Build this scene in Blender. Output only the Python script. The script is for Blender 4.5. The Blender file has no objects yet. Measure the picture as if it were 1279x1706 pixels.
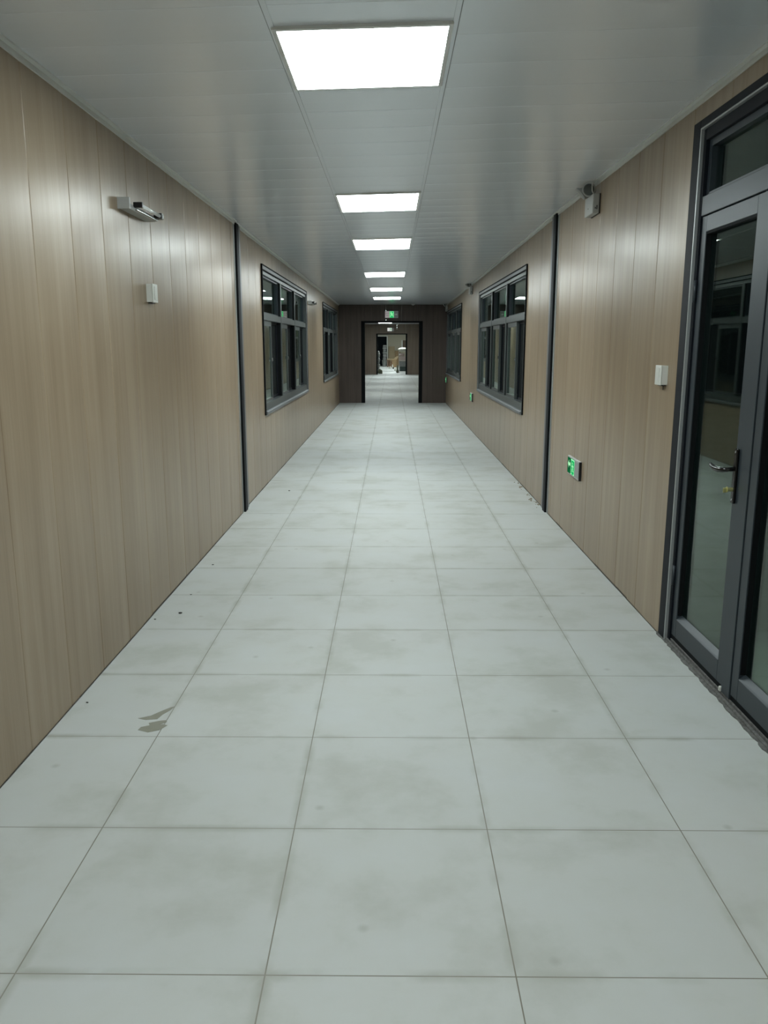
import bpy, bmesh, math, random
from mathutils import Vector, Matrix
random.seed(7)
sc = bpy.context.scene
C = sc.collection
PI = math.pi

# ------------------------------------------------------------------ camera, world, exposure
cam = bpy.data.cameras.new('camera'); co = bpy.data.objects.new('camera', cam); C.objects.link(co)
co.location = (0, 0, 1.478)
co.rotation_euler = (math.radians(90 - 11.677), 0, math.radians(0.5195))
cam.sensor_fit = 'HORIZONTAL'; cam.sensor_width = 36.0; cam.lens = 36.0 * 1350 / 1279
cam.clip_start = 0.02; cam.clip_end = 300
sc.camera = co
w = bpy.data.worlds.new('night'); sc.world = w; w.use_nodes = True
w.node_tree.nodes['Background'].inputs[0].default_value = (0.35, 0.5, 0.55, 1)
w.node_tree.nodes['Background'].inputs[1].default_value = 0.006
sc.view_settings.view_transform = 'Standard'; sc.view_settings.look = 'None'
sc.view_settings.gamma = 1.0; sc.view_settings.use_curve_mapping = False
sc.view_settings.exposure = 0.0
LAMP = 31.0                       # glow of the diffusers
LAMP_COL = (0.90, 1.0, 0.99)
sc.cycles.max_bounces = 14; sc.cycles.diffuse_bounces = 6; sc.cycles.transparent_max_bounces = 16

# ------------------------------------------------------------------ geometry of the place
XL, XR = -1.33, 1.397
Y0, Y1, Y2, Y3 = -5.0, 21.1, 41.3, 58.0
JOINT = 7.15
def zc(x, y):
    if y < 7.3: b, t = 2.528, 0.026
    elif y < Y1: k = (y - 7.3) / (Y1 - 7.3); b, t = 2.528 - 0.063 * k, 0.026 * (1 - k)
    else: b, t = 2.465, 0.0
    return b + t * x

# ------------------------------------------------------------------ materials
def mat(name):
    m = bpy.data.materials.new(name); m.use_nodes = True
    return m, m.node_tree.nodes, m.node_tree.links, m.node_tree.nodes['Principled BSDF']
def plain(name, col, rough=0.5, metal=0.0, spec=0.5, bump=0.0, bscale=60, var=0.0, emit=None, es=0):
    m, n, l, b = mat(name)
    b.inputs['Base Color'].default_value = (*col, 1); b.inputs['Roughness'].default_value = rough
    b.inputs['Metallic'].default_value = metal; b.inputs['Specular IOR Level'].default_value = spec
    tc = n.new('ShaderNodeTexCoord'); nz = n.new('ShaderNodeTexNoise'); nz.inputs['Scale'].default_value = bscale
    l.new(tc.outputs['Object'], nz.inputs['Vector'])
    if var:
        mx = n.new('ShaderNodeMix'); mx.data_type = 'RGBA'
        mx.inputs[6].default_value = (*[c * (1 - var) for c in col], 1); mx.inputs[7].default_value = (*[min(1, c * (1 + var)) for c in col], 1)
        l.new(nz.outputs['Fac'], mx.inputs[0]); l.new(mx.outputs[2], b.inputs['Base Color'])
    if bump:
        bp = n.new('ShaderNodeBump'); bp.inputs['Strength'].default_value = bump; bp.inputs['Distance'].default_value = 0.002
        l.new(nz.outputs['Fac'], bp.inputs['Height']); l.new(bp.outputs['Normal'], b.inputs['Normal'])
    if emit:
        b.inputs['Emission Color'].default_value = (*emit, 1); b.inputs['Emission Strength'].default_value = es
    return m

def ramp(n, stops):
    r = n.new('ShaderNodeValToRGB'); e = r.color_ramp.elements
    while len(e) < len(stops): e.new(0.5)
    for i, (p, c) in enumerate(stops): e[i].position = p; e[i].color = (*c, 1)
    return r

def wall_material(name, dark, mid, light, rough):
    """wood-look laminated steel panel, fine vertical grain"""
    m, n, l, b = mat(name)
    tc = n.new('ShaderNodeTexCoord')
    def noise(sx, sy, sz, detail, rg=0.55):
        mp = n.new('ShaderNodeMapping'); mp.inputs['Scale'].default_value = (sx, sy, sz)
        nz = n.new('ShaderNodeTexNoise'); nz.inputs['Scale'].default_value = 1; nz.inputs['Detail'].default_value = detail
        nz.inputs['Roughness'].default_value = rg
        l.new(tc.outputs['Object'], mp.inputs[0]); l.new(mp.outputs[0], nz.inputs['Vector']); return nz
    a = noise(16, 16, 0.7, 5); f = noise(75, 75, 1.6, 3); big = noise(1.3, 1.3, 1.0, 3)
    mx = n.new('ShaderNodeMix'); mx.inputs[0].default_value = 0.30
    l.new(a.outputs['Fac'], mx.inputs[2]); l.new(f.outputs['Fac'], mx.inputs[3])
    mx2 = n.new('ShaderNodeMix'); mx2.inputs[0].default_value = 0.34
    l.new(mx.outputs[0], mx2.inputs[2]); l.new(big.outputs['Fac'], mx2.inputs[3])
    r = ramp(n, [(0.36, dark), (0.5, mid), (0.64, light)])
    l.new(mx2.outputs[0], r.inputs[0]); l.new(r.outputs[0], b.inputs['Base Color'])
    b.inputs['Specular IOR Level'].default_value = 0.29
    rr = n.new('ShaderNodeMapRange'); rr.inputs[3].default_value = rough - 0.01; rr.inputs[4].default_value = rough + 0.03
    l.new(big.outputs['Fac'], rr.inputs[0]); l.new(rr.outputs[0], b.inputs['Roughness'])
    bp = n.new('ShaderNodeBump'); bp.inputs['Strength'].default_value = 0.2; bp.inputs['Distance'].default_value = 0.001
    l.new(f.outputs['Fac'], bp.inputs['Height']); l.new(bp.outputs['Normal'], b.inputs['Normal'])
    return m

def floor_material():
    m, n, l, b = mat('floor_tiles')
    tc = n.new('ShaderNodeTexCoord')
    mp = n.new('ShaderNodeMapping'); mp.inputs['Location'].default_value = (-0.300 + 6.0 , -1.672 + 12.0, 0)
    l.new(tc.outputs['Object'], mp.inputs[0])
    br = n.new('ShaderNodeTexBrick'); br.offset = 0; br.squash = 1
    br.inputs['Scale'].default_value = 1; br.inputs['Brick Width'].default_value = 0.6; br.inputs['Row Height'].default_value = 0.6
    br.inputs['Mortar Size'].default_value = 0.0019; br.inputs['Mortar Smooth'].default_value = 0.25
    br.inputs['Color1'].default_value = (0.485, 0.506, 0.500, 1); br.inputs['Color2'].default_value = (0.465, 0.486, 0.480, 1)
    br.inputs['Mortar'].default_value = (0.19, 0.18, 0.15, 1)
    l.new(mp.outputs[0], br.inputs['Vector'])
    nz = n.new('ShaderNodeTexNoise'); nz.inputs['Scale'].default_value = 2.2; nz.inputs['Detail'].default_value = 7; nz.inputs['Roughness'].default_value = 0.6
    l.new(tc.outputs['Object'], nz.inputs['Vector'])
    r = ramp(n, [(0.35, (0.85, 0.84, 0.795)), (0.5, (0.97, 0.965, 0.945)), (0.66, (1.0, 1.0, 1.0))])
    l.new(nz.outputs['Fac'], r.inputs[0])
    mu = n.new('ShaderNodeMix'); mu.data_type = 'RGBA'; mu.blend_type = 'MULTIPLY'; mu.inputs[0].default_value = 1
    l.new(br.outputs['Color'], mu.inputs[6]); l.new(r.outputs[0], mu.inputs[7])
    # dirt that has gathered along the joints (wide soft mortar mask, broken up by noise)
    b2 = n.new('ShaderNodeTexBrick'); b2.offset = 0; b2.squash = 1
    b2.inputs['Scale'].default_value = 1; b2.inputs['Brick Width'].default_value = 0.6; b2.inputs['Row Height'].default_value = 0.6
    b2.inputs['Mortar Size'].default_value = 0.030; b2.inputs['Mortar Smooth'].default_value = 1.0
    l.new(mp.outputs[0], b2.inputs['Vector'])
    n2 = n.new('ShaderNodeTexNoise'); n2.inputs['Scale'].default_value = 5; n2.inputs['Detail'].default_value = 5
    l.new(tc.outputs['Object'], n2.inputs['Vector'])
    mr = n.new('ShaderNodeMapRange'); mr.inputs[1].default_value = 0.42; mr.inputs[2].default_value = 0.72; mr.inputs[4].default_value = 0.75
    l.new(n2.outputs['Fac'], mr.inputs[0])
    mm = n.new('ShaderNodeMath'); mm.operation = 'MULTIPLY'; l.new(mr.outputs[0], mm.inputs[0]); l.new(b2.outputs['Fac'], mm.inputs[1])
    d = n.new('ShaderNodeMix'); d.data_type = 'RGBA'; l.new(mm.outputs[0], d.inputs[0])
    l.new(mu.outputs[2], d.inputs[6]); d.inputs[7].default_value = (0.29, 0.29, 0.25, 1)
    # small dark scuffs
    vo = n.new('ShaderNodeTexVoronoi'); vo.voronoi_dimensions = '2D'; vo.inputs['Scale'].default_value = 1.35
    l.new(tc.outputs['Object'], vo.inputs['Vector'])
    vr = n.new('ShaderNodeMapRange'); vr.inputs[1].default_value = 0.006; vr.inputs[2].default_value = 0.026; vr.inputs[3].default_value = 0.38; vr.inputs[4].default_value = 0
    l.new(vo.outputs['Distance'], vr.inputs[0])
    s = n.new('ShaderNodeMix'); s.data_type = 'RGBA'; l.new(vr.outputs[0], s.inputs[0]); l.new(d.outputs[2], s.inputs[6]); s.inputs[7].default_value = (0.26, 0.25, 0.22, 1)
    l.new(s.outputs[2], b.inputs['Base Color'])
    b.inputs['Roughness'].default_value = 0.62; b.inputs['Specular IOR Level'].default_value = 0.25
    bp = n.new('ShaderNodeBump'); bp.inputs['Strength'].default_value = 0.4; bp.inputs['Distance'].default_value = 0.001; bp.invert = True
    l.new(br.outputs['Fac'], bp.inputs['Height']); l.new(bp.outputs['Normal'], b.inputs['Normal'])
    return m

def glass_material(name, tint, spec_tint=(0.9, 1.0, 0.95)):
    m = bpy.data.materials.new(name); m.use_nodes = True; n = m.node_tree.nodes; l = m.node_tree.links; n.clear()
    out = n.new('ShaderNodeOutputMaterial'); mx = n.new('ShaderNodeMixShader')
    tr = n.new('ShaderNodeBsdfTransparent'); tr.inputs[0].default_value = (*tint, 1)
    gl = n.new('ShaderNodeBsdfGlossy'); gl.inputs['Roughness'].default_value = 0.012; gl.inputs[0].default_value = (*spec_tint, 1)
    g = n.new('ShaderNodeNewGeometry'); d = n.new('ShaderNodeVectorMath'); d.operation = 'DOT_PRODUCT'
    l.new(g.outputs['Normal'], d.inputs[0]); l.new(g.outputs['Incoming'], d.inputs[1])
    a = n.new('ShaderNodeMath'); a.operation = 'ABSOLUTE'; l.new(d.outputs['Value'], a.inputs[0])
    s = n.new('ShaderNodeMath'); s.operation = 'SUBTRACT'; s.inputs[0].default_value = 1; l.new(a.outputs[0], s.inputs[1])
    p = n.new('ShaderNodeMath'); p.operation = 'POWER'; p.inputs[1].default_value = 5; l.new(s.outputs[0], p.inputs[0])
    q = n.new('ShaderNodeMath'); q.operation = 'MULTIPLY_ADD'; q.inputs[1].default_value = 0.96; q.inputs[2].default_value = 0.04; l.new(p.outputs[0], q.inputs[0])
    l.new(q.outputs[0], mx.inputs[0]); l.new(tr.outputs[0], mx.inputs[1]); l.new(gl.outputs[0], mx.inputs[2]); l.new(mx.outputs[0], out.inputs[0])
    return m

def emitter(name, col, s):
    m = bpy.data.materials.new(name); m.use_nodes = True; n = m.node_tree.nodes; l = m.node_tree.links; n.clear()
    e = n.new('ShaderNodeEmission'); e.inputs[0].default_value = (*col, 1); e.inputs[1].default_value = s
    o = n.new('ShaderNodeOutputMaterial'); l.new(e.outputs[0], o.inputs[0]); return m

M = {}
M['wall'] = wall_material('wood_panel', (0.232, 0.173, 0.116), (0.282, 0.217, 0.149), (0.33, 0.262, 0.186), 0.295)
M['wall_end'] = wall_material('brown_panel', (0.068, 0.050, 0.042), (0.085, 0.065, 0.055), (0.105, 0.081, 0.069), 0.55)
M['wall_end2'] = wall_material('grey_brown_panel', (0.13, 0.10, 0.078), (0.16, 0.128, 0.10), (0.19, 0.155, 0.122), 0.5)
M['ceiling'] = plain('painted_metal_ceiling', (0.76, 0.81, 0.87), 0.22, 0.25, 0.6, bump=0.05, bscale=350)
M['seam'] = plain('ceiling_seam', (0.10, 0.11, 0.11), 0.5)
M['white_trim'] = plain('white_trim', (0.62, 0.64, 0.62), 0.35)
M['floor'] = floor_material()
M['gap'] = plain('dark_gap', (0.05, 0.045, 0.038), 0.8, var=0.3)
M['alu'] = plain('dark_grey_aluminium', (0.027, 0.036, 0.044), 0.42, 0.15, 0.42, bump=0.04, bscale=400)
M['alu_in'] = plain('grey_window_profile', (0.075, 0.087, 0.087), 0.38, 0.25, bump=0.04, bscale=400)
M['alu_black'] = plain('black_rubber_gasket', (0.004, 0.005, 0.006), 0.75, spec=0.15)
M['alu_blue'] = plain('blue_black_profile', (0.005, 0.007, 0.011), 0.6, 0.0, 0.2)
M['alu_light'] = plain('bright_edge_profile', (0.34, 0.36, 0.36), 0.35, 0.3)
M['alu_mid'] = plain('grey_joint_profile', (0.16, 0.168, 0.175), 0.45, 0.2)
M['glass'] = glass_material('window_glass', (0.80, 0.86, 0.82))
M['screen'] = plain('black_insect_screen', (0.006, 0.008, 0.008), 0.9, spec=0.1, bump=0.2, bscale=600)
M['lamp'] = emitter('lamp_diffuser', LAMP_COL, LAMP)
M['lampframe'] = plain('lamp_frame_white', (0.7, 0.72, 0.71), 0.35)
M['plastic'] = plain('white_plastic', (0.60, 0.61, 0.57), 0.4)
M['plastic_grey'] = plain('pale_grey_plastic', (0.42, 0.43, 0.42), 0.4)
M['black'] = plain('black_plastic', (0.010, 0.010, 0.010), 0.35)
M['gloss_black'] = plain('gloss_black_metal', (0.005, 0.005, 0.005), 0.16, 0.0, 0.35)
M['brass'] = plain('brass', (0.62, 0.60, 0.28), 0.3, 0.8)
M['steel'] = plain('steel_fitting', (0.50, 0.52, 0.52), 0.22, 0.75)
M['tube'] = plain('clear_tube', (0.88, 0.92, 0.92), 0.08, 0.0, 0.9)
M['tubehi'] = plain('fitting_paint', (0.42, 0.43, 0.42), 0.35, 0.1)
M['green'] = emitter('lit_green', (0.015, 0.62, 0.17), 0.75)
M['green_dk'] = emitter('lit_dark_green', (0.01, 0.22, 0.07), 0.5)
M['green_lt'] = emitter('lit_pale_green', (0.45, 1.0, 0.55), 0.95)
M['white_lit'] = emitter('lit_white', (0.86, 0.84, 0.82), 0.75)
M['sign_pale'] = plain('sign_pale_face', (0.55, 0.50, 0.50), 0.35, emit=(0.6, 0.5, 0.5), es=0.28)
M['sign_grey'] = plain('sign_grey_face', (0.24, 0.26, 0.25), 0.3)
M['thresh'] = plain('rough_grey_threshold', (0.12, 0.12, 0.115), 0.85, bump=1.0, bscale=55, var=0.9)
M['stain'] = plain('dried_mortar_stain', (0.215, 0.215, 0.175), 0.6, var=0.12, bscale=25)
M['debris'] = plain('dark_debris', (0.02, 0.018, 0.016), 0.8)
M['debris_tan'] = plain('tan_debris', (0.24, 0.20, 0.13), 0.8, var=0.3)
M['paving'] = plain('outdoor_concrete', (0.30, 0.33, 0.30), 0.85, var=0.15, bscale=3)
M['beige'] = plain('beige_wall', (0.40, 0.37, 0.29), 0.7, var=0.05, bscale=3)
M['card'] = plain('cardboard', (0.25, 0.17, 0.09), 0.8, var=0.1, bscale=9)
M['wood'] = plain('pale_timber', (0.30, 0.235, 0.14), 0.7, var=0.12, bscale=14)
M['redwood'] = plain('red_brown_wood', (0.22, 0.10, 0.06), 0.6, var=0.15, bscale=12)
M['cloth'] = plain('white_sheet', (0.70, 0.70, 0.62), 0.7, var=0.05, bscale=10)
M['pink'] = plain('pink_cloth', (0.52, 0.42, 0.40), 0.8, var=0.12, bscale=20)
M['grey_wrap'] = plain('grey_plastic_wrap', (0.22, 0.23, 0.225), 0.35, var=0.4, bscale=15, bump=0.5)
M['dark_green'] = plain('dark_green_paint', (0.03, 0.05, 0.045), 0.5)
M['olive'] = plain('olive_canvas', (0.09, 0.10, 0.06), 0.8, var=0.2, bscale=20)
M['board'] = plain('brown_board', (0.12, 0.085, 0.06), 0.7, var=0.15, bscale=25)

# ------------------------------------------------------------------ mesh helpers
def B(): return bmesh.new()
def box(bm, x0, x1, y0, y1, z0, z1, bev=0.0, seg=1):
    if x0 > x1: x0, x1 = x1, x0
    if y0 > y1: y0, y1 = y1, y0
    v = [bm.verts.new((x, y, z)) for x in (x0, x1) for y in (y0, y1) for z in (z0, z1)]
    f = [(0, 1, 3, 2), (4, 6, 7, 5), (0, 4, 5, 1), (2, 3, 7, 6), (0, 2, 6, 4), (1, 5, 7, 3)]
    fs = [bm.faces.new([v[i] for i in q]) for q in f]
    if bev:
        es = list({e for q in fs for e in q.edges})
        bmesh.ops.bevel(bm, geom=es, offset=bev, segments=seg, profile=0.5, affect='EDGES')
    return bm
def tube(bm, p0, p1, r0, r1=None, n=14, cap=True):
    r1 = r0 if r1 is None else r1
    p0, p1 = Vector(p0), Vector(p1); d = (p1 - p0).normalized()
    a = d.orthogonal().normalized(); b = d.cross(a)
    A = [bm.verts.new(p0 + (a * math.cos(2*PI*i/n) + b * math.sin(2*PI*i/n)) * r0) for i in range(n)]
    D = [bm.verts.new(p1 + (a * math.cos(2*PI*i/n) + b * math.sin(2*PI*i/n)) * r1) for i in range(n)]
    for i in range(n): bm.faces.new((A[i], A[(i+1) % n], D[(i+1) % n], D[i]))
    if cap: bm.faces.new(A[::-1]); bm.faces.new(D)
    return bm
def path(bm, pts, r, n=10):
    """swept tube through points, radii may be a list"""
    pts = [Vector(p) for p in pts]; rs = r if isinstance(r, (list, tuple)) else [r] * len(pts)
    rings = []; up = None
    for i, p in enumerate(pts):
        d = (pts[min(i+1, len(pts)-1)] - pts[max(i-1, 0)]).normalized()
        a = d.orthogonal().normalized() if up is None else (up - d * up.dot(d)).normalized()
        up = a; b = d.cross(a)
        rings.append([bm.verts.new(p + (a * math.cos(2*PI*k/n) + b * math.sin(2*PI*k/n)) * rs[i]) for k in range(n)])
    for A, D in zip(rings, rings[1:]):
        for k in range(n): bm.faces.new((A[k], A[(k+1) % n], D[(k+1) % n], D[k]))
    bm.faces.new(rings[0][::-1]); bm.faces.new(rings[-1]); return bm
def prism(bm, pts, axis, a0, a1):
    """polygon (2-D pts) extruded along axis: 'x' -> (y,z), 'y' -> (x,z), 'z' -> (x,y)"""
    def P(p, a): return {'x': (a, p[0], p[1]), 'y': (p[0], a, p[1]), 'z': (p[0], p[1], a)}[axis]
    A = [bm.verts.new(P(p, a0)) for p in pts]; D = [bm.verts.new(P(p, a1)) for p in pts]; n = len(pts)
    bm.faces.new(A); bm.faces.new(D[::-1])
    for i in range(n): bm.faces.new((A[i], D[i], D[(i+1) % n], A[(i+1) % n]))
    return bm
def lump(bm, c, s, seed, rough=0.25, sub=2):
    rnd = random.Random(seed); g = bmesh.ops.create_icosphere(bm, subdivisions=sub, radius=1)
    for v in g['verts']:
        k = 1 + rnd.uniform(-rough, rough); v.co = Vector((v.co.x*s[0]*k, v.co.y*s[1]*k, max(v.co.z, -0.8)*s[2]*k)) + Vector(c)
    return bm
def obj(name, bm, m, parent=None, smooth=False, loc=None):
    bmesh.ops.recalc_face_normals(bm, faces=bm.faces[:])
    me = bpy.data.meshes.new(name); bm.to_mesh(me); bm.free()
    for k in (m if isinstance(m, (list, tuple)) else [m]): me.materials.append(M[k])
    if smooth:
        for p in me.polygons: p.use_smooth = True
    o = bpy.data.objects.new(name, me); C.objects.link(o)
    if parent is not None:
        o.parent = parent
        me.transform(Matrix.Translation(-Vector(parent['org'])) if 'org' in parent else Matrix())
    elif loc is not None:
        me.transform(Matrix.Translation(-Vector(loc))); o.location = loc
    return o
def tag(o, label, cat, group=None, kind=None):
    o['label'] = label; o['category'] = cat
    if group: o['group'] = group
    if kind: o['kind'] = kind
    return o
def thing(name, label, cat, loc, group=None, kind=None):
    o = bpy.data.objects.new(name, None); C.objects.link(o); o.location = loc; o.empty_display_size = 0.05
    o['org'] = list(map(float, loc)); return tag(o, label, cat, group, kind)
def sub(name, bm, m, parent, smooth=False):
    """part of a thing (or of a part); geometry given in world coordinates"""
    root = parent
    while root.parent: root = root.parent
    o = obj(name, bm, m, None, smooth); o.data.transform(Matrix.Translation(-root.location)); o.parent = parent
    return o
def dup(root, dloc, label, group=None):
    r = root.copy(); C.objects.link(r); r.location = Vector(root.location) + Vector(dloc); r['label'] = label
    if group: r['group'] = group
    for ch in list(root.children):
        c = ch.copy(); C.objects.link(c); c.parent = r
        for g in list(ch.children):
            d = g.copy(); C.objects.link(d); d.parent = c
    return r
def mapped(bm, side, X):
    """window/door local frame (u along wall, d into the room, z) to the wall at x = X; side -1 left, +1 right"""
    for v in bm.verts: v.co = Vector((X - side * v.co.y, v.co.x, v.co.z))
    return bm

# ------------------------------------------------------------------ floor and ground
def slab(name, x0, x1, y0, y1, z0, z1, m, label, cat):
    return tag(obj(name, box(B(), x0, x1, y0, y1, z0, z1), m), label, cat, kind='structure')
slab('floor', -1.5, XR + 0.005, Y0, Y3, -0.06, 0.0, 'floor', 'pale grey-green square tiled corridor floor with thin dark joints', 'floor')
slab('ground', XR + 0.09, 14, -6, 26, -0.30, -0.05, 'paving', 'dim concrete ground outside seen through the glass door', 'ground')

# ------------------------------------------------------------------ panelled walls (bowed planks with V joints, openings cut out)
def plank_wall(side, X, ya, yb, pitch, phase, holes, name, label, ztop, m='wall'):
    bm = B(); ys = set([ya, yb]); k = math.ceil((ya - phase) / pitch)
    joints = []
    while phase + k * pitch < yb: joints.append(phase + k * pitch); k += 1
    edges = [ya] + joints + [yb]; samp = []
    for a, b in zip(edges, edges[1:]):
        L = b - a
        for t in (0.0, 0.0022, 0.0045): samp.append((a + t, a, b))
        for f in (0.12, 0.3, 0.5, 0.7, 0.88): samp.append((a + L * f, a, b))
        for t in (0.0045, 0.0022): samp.append((b - t, a, b))
    samp.append((yb, edges[-2], yb))
    for h in holes:
        for y in (h[0], h[1]):
            e = [(a, b) for a, b in zip(edges, edges[1:]) if a <= y <= b][0]; samp.append((y, *e))
    samp = sorted(set(samp)); out = []
    for s in samp:
        if not out or s[0] - out[-1][0] > 1e-4: out.append(s)
    rnd = random.Random(len(name) + int(ya)); bows = {}
    def off(y, a, b):
        t = (y - a) / max(b - a, 1e-6)
        if a not in bows: bows[a] = rnd.uniform(0.0006, 0.0022)
        o = bows[a] * 4 * t * (1 - t)
        e = min(y - a, b - y)
        if e < 0.0012: o -= 0.0019
        elif e < 0.003: o -= 0.0008
        return o
    def col(s0, s1, z0, z1):
        o0, o1 = off(*s0), off(*s1)
        if s1[0] in joints or abs(s1[0] - s1[2]) < 1e-6: o1 = -0.0019
        q = [(X - side * o0, s0[0], z0[0]), (X - side * o1, s1[0], z0[1]), (X - side * o1, s1[0], z1[1]), (X - side * o0, s0[0], z1[0])]
        bm.faces.new([bm.verts.new(p) for p in q])
    for s0, s1 in zip(out, out[1:]):
        mid = (s0[0] + s1[0]) / 2; zt = (ztop(X, s0[0]), ztop(X, s1[0])); h = [h for h in holes if h[0] < mid < h[1]]
        if h: 
            if h[0][2] > 0: col(s0, s1, (0, 0), (h[0][2],) * 2)
            col(s0, s1, (h[0][3],) * 2, zt)
        else: col(s0, s1, (0, 0), zt)
    # hidden core behind the skin
    core = sorted({ya, yb, *[v for h in holes for v in h[:2]]})
    for a, b in zip(core, core[1:]):
        mid = (a + b) / 2; h = [h for h in holes if h[0] < mid < h[1]]; zt = min(ztop(X, a), ztop(X, b)) + 0.0
        for z0, z1 in ([(0, h[0][2]), (h[0][3], zt)] if h else [(0, zt)]):
            if z1 - z0 > 0.001: box(bm, X + side * 0.006, X + side * 0.10, a, b, z0, z1)
    bmesh.ops.remove_doubles(bm, verts=bm.verts[:], dist=1e-5)
    o = obj(name, bm, m); tag(o, label, 'wall', kind='structure')
    return o

WZ0, WZ1 = 0.772, 2.248
DOOR = (2.44, 4.03, 0.0, 2.468)
WIN_L = [(8.66, 13.05), (16.2, 20.40)]; WIN_R = [(8.72, 13.25), (16.65, 20.85)]
plank_wall(-1, XL, Y0, JOINT, 0.385, 3.14, [], 'wall_left', 'near left wall of tall beige-brown wood-look panels', zc)
plank_wall(-1, XL - 0.012, JOINT, Y1, 0.385, 7.5, [(a, b, WZ0, WZ1) for a, b in WIN_L], 'wall_left_far', 'far left wall of wood-look panels around two sliding windows', zc)
plank_wall(1, XR, Y0, JOINT, 0.424, 4.46, [DOOR], 'wall_right', 'near right wall of beige-brown panels beside the glass door', zc)
plank_wall(1, XR + 0.005, JOINT, Y1, 0.424, 7.5, [(a, b, WZ0, WZ1) for a, b in WIN_R], 'wall_right_far', 'far right wall of wood-look panels around two windows', zc)
W2 = [(34.6, 39.8)]
plank_wall(-1, XL, Y1 + 0.12, Y2, 0.4, 21.4, [(a, b, WZ0, WZ1) for a, b in W2], 'wall_left_second', 'left wall of the second corridor beyond the opening', zc)
plank_wall(1, 1.43, Y1 + 0.12, Y2, 0.4, 21.4, [(a, b, WZ0, WZ1) for a, b in W2], 'wall_right_second', 'right wall of the second corridor beyond the opening', zc)

def cross_wall(y, th, xa, xb, oa, ob, oz, name, label, m, pitch=0.40, top=2.47):
    bm = B(); n = int((xb - xa) / pitch) + 1
    xs = sorted(set([xa, xb, oa, ob] + [xa + pitch * k for k in range(1, n) if xa + pitch * k < xb]))
    for a, b in zip(xs, xs[1:]):
        if a >= oa - 1e-6 and b <= ob + 1e-6: box(bm, a + 0.0015, b - 0.0015, y, y + th, oz, top, 0.002)
        else: box(bm, a + 0.0015, b - 0.0015, y, y + th, 0, top, 0.002)
    box(bm, xa, oa - 0.002, y + 0.01, y + th - 0.01, 0, top); box(bm, ob + 0.002, xb, y + 0.01, y + th - 0.01, 0, top)
    tag(obj(name, bm, m), label, 'wall', kind='structure')
def opening_frame(y, th, oa, ob, oz, wd, name, label, m='alu_black'):
    bm = B(); e = 0.02
    box(bm, oa - wd + .01, oa + .015, y - e, y + th + e, 0, oz + .03, 0.003); box(bm, ob - .015, ob + wd - .01, y - e, y + th + e, 0, oz + .03, 0.003)
    box(bm, oa + .015, ob - .015, y - e, y + th + e, oz - .012, oz + .03, 0.003)
    tag(obj(name, bm, m), label, 'door frame', kind='structure')
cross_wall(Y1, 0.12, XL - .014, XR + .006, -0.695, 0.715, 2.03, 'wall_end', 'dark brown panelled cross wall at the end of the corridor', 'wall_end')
opening_frame(Y1, 0.12, -0.695, 0.715, 2.03, 0.085, 'door_2', 'black frame around the wide opening in the end wall')
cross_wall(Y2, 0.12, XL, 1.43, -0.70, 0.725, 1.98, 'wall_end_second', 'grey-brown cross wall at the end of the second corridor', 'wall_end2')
opening_frame(Y2, 0.12, -0.70, 0.725, 1.98, 0.07, 'door_3', 'thin dark frame of the far opening to the storage room')
# closing wall behind the viewer
tag(obj('wall_back', box(B(), XL, XR, Y0 - 0.1, Y0, 0, 2.6), 'wall'), 'panelled wall closing the corridor behind the viewer', 'wall', kind='structure')
# storage room
bm = B(); box(bm, -2.6, -1.04, Y3, Y3 + .1, 0, 2.5); box(bm, -0.33, 2.6, Y3, Y3 + .1, 0, 2.5); box(bm, -1.04, -0.33, Y3, Y3 + .1, 2.03, 2.5)
tag(obj('wall_far', bm, 'beige'), 'beige back wall of the storage room with a black doorway', 'wall', kind='structure')
tag(obj('wall_storage_left', box(B(), -2.7, -2.6, Y2 + .12, Y3 + .1, 0, 2.5), 'beige'), 'left wall of the storage room', 'wall', kind='structure')
tag(obj('wall_storage_right', box(B(), 2.6, 2.7, Y2 + .12, Y3 + .1, 0, 2.5), 'beige'), 'right wall of the storage room', 'wall', kind='structure')
bm = B(); box(bm, -2.6, -1.5, Y2 + .12, Y3, -.06, 0); box(bm, XR + .005, 2.6, Y2 + .12, Y3, -.06, 0)
tag(obj('floor_storage', bm, 'floor'), 'tiled floor of the storage room', 'floor', kind='structure')
tag(obj('door_4', box(box(B(), -0.33, -0.27, Y3 - .02, Y3, 0, 2.09), -1.10, -0.33, Y3 - .02, Y3, 2.03, 2.09), 'white_trim'), 'pale casing around the black doorway at the very back', 'door frame', kind='structure')

# ------------------------------------------------------------------ ceiling (transverse strips, slightly bowed) + profiles
CL, CR = -0.402, 0.212           # edges of the central row
def ceiling(name, ya, yb, xa, xb, label, pitch=0.30):
    bm = B(); n = int(round((yb - ya) / pitch)); p = (yb - ya) / n; rnd = random.Random(3)
    for (x0, x1) in ((xa, CL), (CL, CR), (CR, xb)):
        for k in range(n):
            a = ya + k * p; bow = rnd.uniform(0.0004, 0.0016); prev = None
            tl = rnd.uniform(-0.0006, 0.0006)
            for t in (0, 0.006, 0.02, 0.25, 0.5, 0.75, 0.98, 0.994, 1):
                y = a + p * t; d = -bow * 4 * t * (1 - t) + tl * (t - .5)
                if t in (0, 1): d = 0.0016
                elif t in (0.006, 0.994): d = 0.0003
                cur = [bm.verts.new((x, y, zc(x, y) + d)) for x in (x0, x1)]
                if prev: bm.faces.new((prev[0], prev[1], cur[1], cur[0]))
                prev = cur
    box(bm, xa - .1, xb + .1, ya, yb, 2.60, 2.66)
    bmesh.ops.remove_doubles(bm, verts=bm.verts[:], dist=1e-5)
    tag(obj(name, bm, 'ceiling'), label, 'ceiling', kind='structure')
ceiling('ceiling', Y0, Y1, XL - .015, XR + .006, 'grey-white metal strip ceiling over the corridor')
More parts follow.
